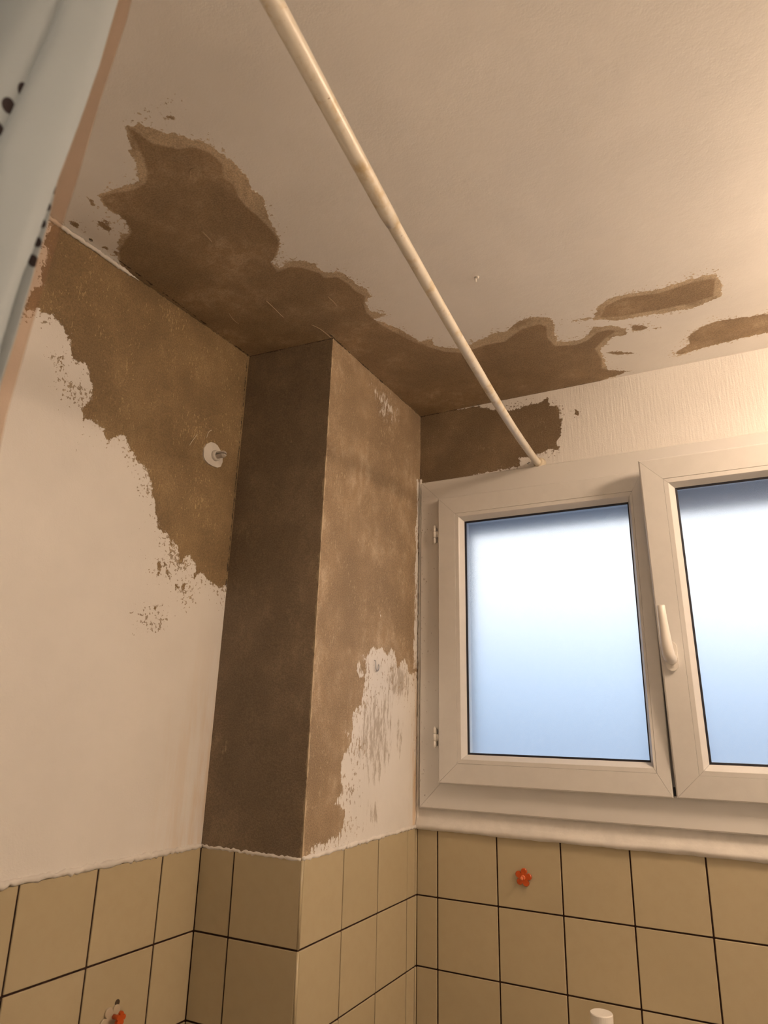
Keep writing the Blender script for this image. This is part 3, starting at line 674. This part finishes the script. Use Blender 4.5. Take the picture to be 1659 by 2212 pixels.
pr = cm.attr('print'); c1 = cm.mix(cm.step(pr, -.0003, .0003), (.43, .495, .54), (.035, .025, .028)); cm.color(c1)
tr = cm.n('BsdfTranslucent'); cm.t.links.new(c1, tr.inputs['Color']); mxs = cm.n('MixShader'); mxs.inputs[0].default_value = .25
cm.t.links.new(cm.b.outputs[0], mxs.inputs[1]); cm.t.links.new(tr.outputs[0], mxs.inputs[2]); cm.t.links.new(mxs.outputs[0], cm.out.inputs[0])
hm = NT('sheer_tan_hem', .4, .3); hm.color((.42, .30, .22)); tp = hm.n('BsdfTransparent'); tp.inputs['Color'].default_value = (.91, .84, .78, 1)
mxs = hm.n('MixShader'); mxs.inputs[0].default_value = .90; hm.t.links.new(hm.b.outputs[0], mxs.inputs[1]); hm.t.links.new(tp.outputs[0], mxs.inputs[2]); hm.t.links.new(mxs.outputs[0], hm.out.inputs[0])
cur = empty('shower_curtain', V(.46, -1.6, cbot), 'white shower curtain with brown dots and a sheer tan hem, gathered at the left', 'curtain')
L0 = fold([(284, 0), (273, 45), (215, 220), (163, 400), (142, 461), (70, 700), (13, 900)], .448)
LS = fold([(150, 300), (122, 400), (100, 495), (76, 578), (62, 630), (34, 728), (0, 835)], .452)
L1 = fold([(255, 0), (213, 145), (170, 268), (127, 381), (68, 545), (48, 592), (25, 662), (0, 748)], .458)
L1h = fold([(252, 0), (210, 145), (167, 268), (128, 365), (122, 390), (76, 578), (62, 630), (34, 728), (0, 835)], .4475)
L2 = fold([(143, 0), (112, 78), (76, 157), (45, 222), (0, 325)], .452)
sheet('hem', [(.448, L0), (.4475, L1h)], hm.m, cur)
def circ(cs, ax_x):
    C3 = [(hit((px, py), 0, ax_x), ry, rz) for px, py, ry, rz in cs]
    def f(P):
        best = np.full(len(P), -1.0)
        for c, ry, rz in C3:
            d = 1-np.sqrt(((P[:, 1]-c[1])/ry)**2+((P[:, 2]-c[2])/rz)**2); best = np.maximum(best, d*min(ry, rz))
        return best
    return f
prs = circ([(119, 412, .0016, .0030), (105, 446, .0016, .0030), (94, 482, .0018, .0032), (83, 522, .0022, .0036), (73, 563, .0026, .0042)], .452)
ins = lambda f, d: (lambda z: f(z)-d)
sheet('inner_fold', [(.452, LS), (.4490, ins(LS, .006)), (.4440, ins(LS, .012))], cm.m, cur, 420, prs)
sheet('main_fold', [(.458, L1), (.4605, lambda z: L1(z)*.7+L2(z)*.3), (.458, lambda z: L1(z)*.35+L2(z)*.65), (.452, L2), (.440, ins(L2, .0005)), (.428, ins(L2, .002))], cm.m, cur, 150, lambda P: np.full(len(P), -1.0))
prl = circ([(66, 172, .0018, .0048), (43, 198, .0028, .0054), (14, 231, .0034, .0058), (-16, 275, .0052, .0052)], .446)
L3 = fold([(165, -60), (143, 0), (112, 78), (80, 150), (50, 222), (8, 325), (-40, 440)], .449)
sheet('rear_fold', [(.449, ins(L3, -.006)), (.4485, ins(L3, .002)), (.446, ins(L3, .010)), (.438, ins(L3, .020)), (.412, ins(L3, .034)), (.375, ins(L3, .045)), (.350, ins(L3, .06)), (.375, ins(L3, .08)), (.44, ins(L3, .10)), (.47, ins(L3, .12)), (.44, ins(L3, .15)), (.38, ins(L3, .18)), (.44, ins(L3, .22)), (.49, ins(L3, .25)), (.44, ins(L3, .29)), (.38, ins(L3, .32)), (.44, ins(L3, .36)), (.50, ins(L3, .40))], cm.m, cur, 260, prl)
for k in range(7):
    yy = -1.475-.055*k; t = (yy+1.3168)/(-1.5+1.3168)
    c = Vector((.4512+(yy+1.3168)*-.058, yy, 1.071+(-yy-1.3168)*.058))
    bm = bmesh.new(); P = [V(c.x+.0165*math.cos(a), c.y, c.z-.006+.0175*math.sin(a)) for a in [2*math.pi*i/20 for i in range(21)]]
    tube(bm, P, .0014, 8, False); obj('curtain_ring', bm, M['white_plastic'], cur, True)
# ------------------------------------------------------------------ ceiling lamp, just out of frame to the right
LP = (1.36, -.54, 1.208)
lamp = empty('ceiling_lamp', V(LP[0], LP[1], ZC), 'round warm opal dome lamp in a white pan on the ceiling', 'lamp')
bm = bmesh.new(); lathe(bm, V(LP[0], LP[1], ZC), (0, 0, -1), [(0, .150), (.028, .156), (.034, .154), (.062, .141), (.062, .10)], 40); obj('lamp_pan', bm, M['white_plastic'], lamp, True)
em = NT('warm_opal_glass'); em.t.nodes.remove(em.b); ee = em.n('Emission'); ee.inputs[0].default_value = (1, .73, .51, 1); ee.inputs[1].default_value = 75.0
em.t.links.new(ee.outputs[0], em.out.inputs[0])
bm = bmesh.new(); lathe(bm, V(LP[0], LP[1], LP[2]), (0, 0, -1), [(-.003, .140)]+[(.105*math.sin(a), .140*math.cos(a)) for a in [math.pi/2*k/5 for k in range(5)]]+[(.105, 0)], 18)
obj('lamp_dome', bm, em.m, lamp, True)
tl_ = empty('fill_light', V(.95, YF+.002, .45), 'added warm fill tube, unseen on the wall behind the viewer', 'lamp')  # added fill source, brightens the ceiling and the column front
bm = bmesh.new(); bx(bm, V(.55, YF+.002, .42), V(1.35, YF+.03, .48), .004, 2); obj('fill_base', bm, M['white_plastic'], tl_)
e2 = NT('warm_fill_emitter'); e2.t.nodes.remove(e2.b); ee = e2.n('Emission'); ee.inputs[0].default_value = (1, .75, .54, 1); ee.inputs[1].default_value = 23.0
e2.t.links.new(ee.outputs[0], e2.out.inputs[0])
bm = bmesh.new(); tube(bm, [V(.57, YF+.06, .45), V(1.33, YF+.06, .45)], .03, 10); obj('fill_tube', bm, e2.m, tl_, True)
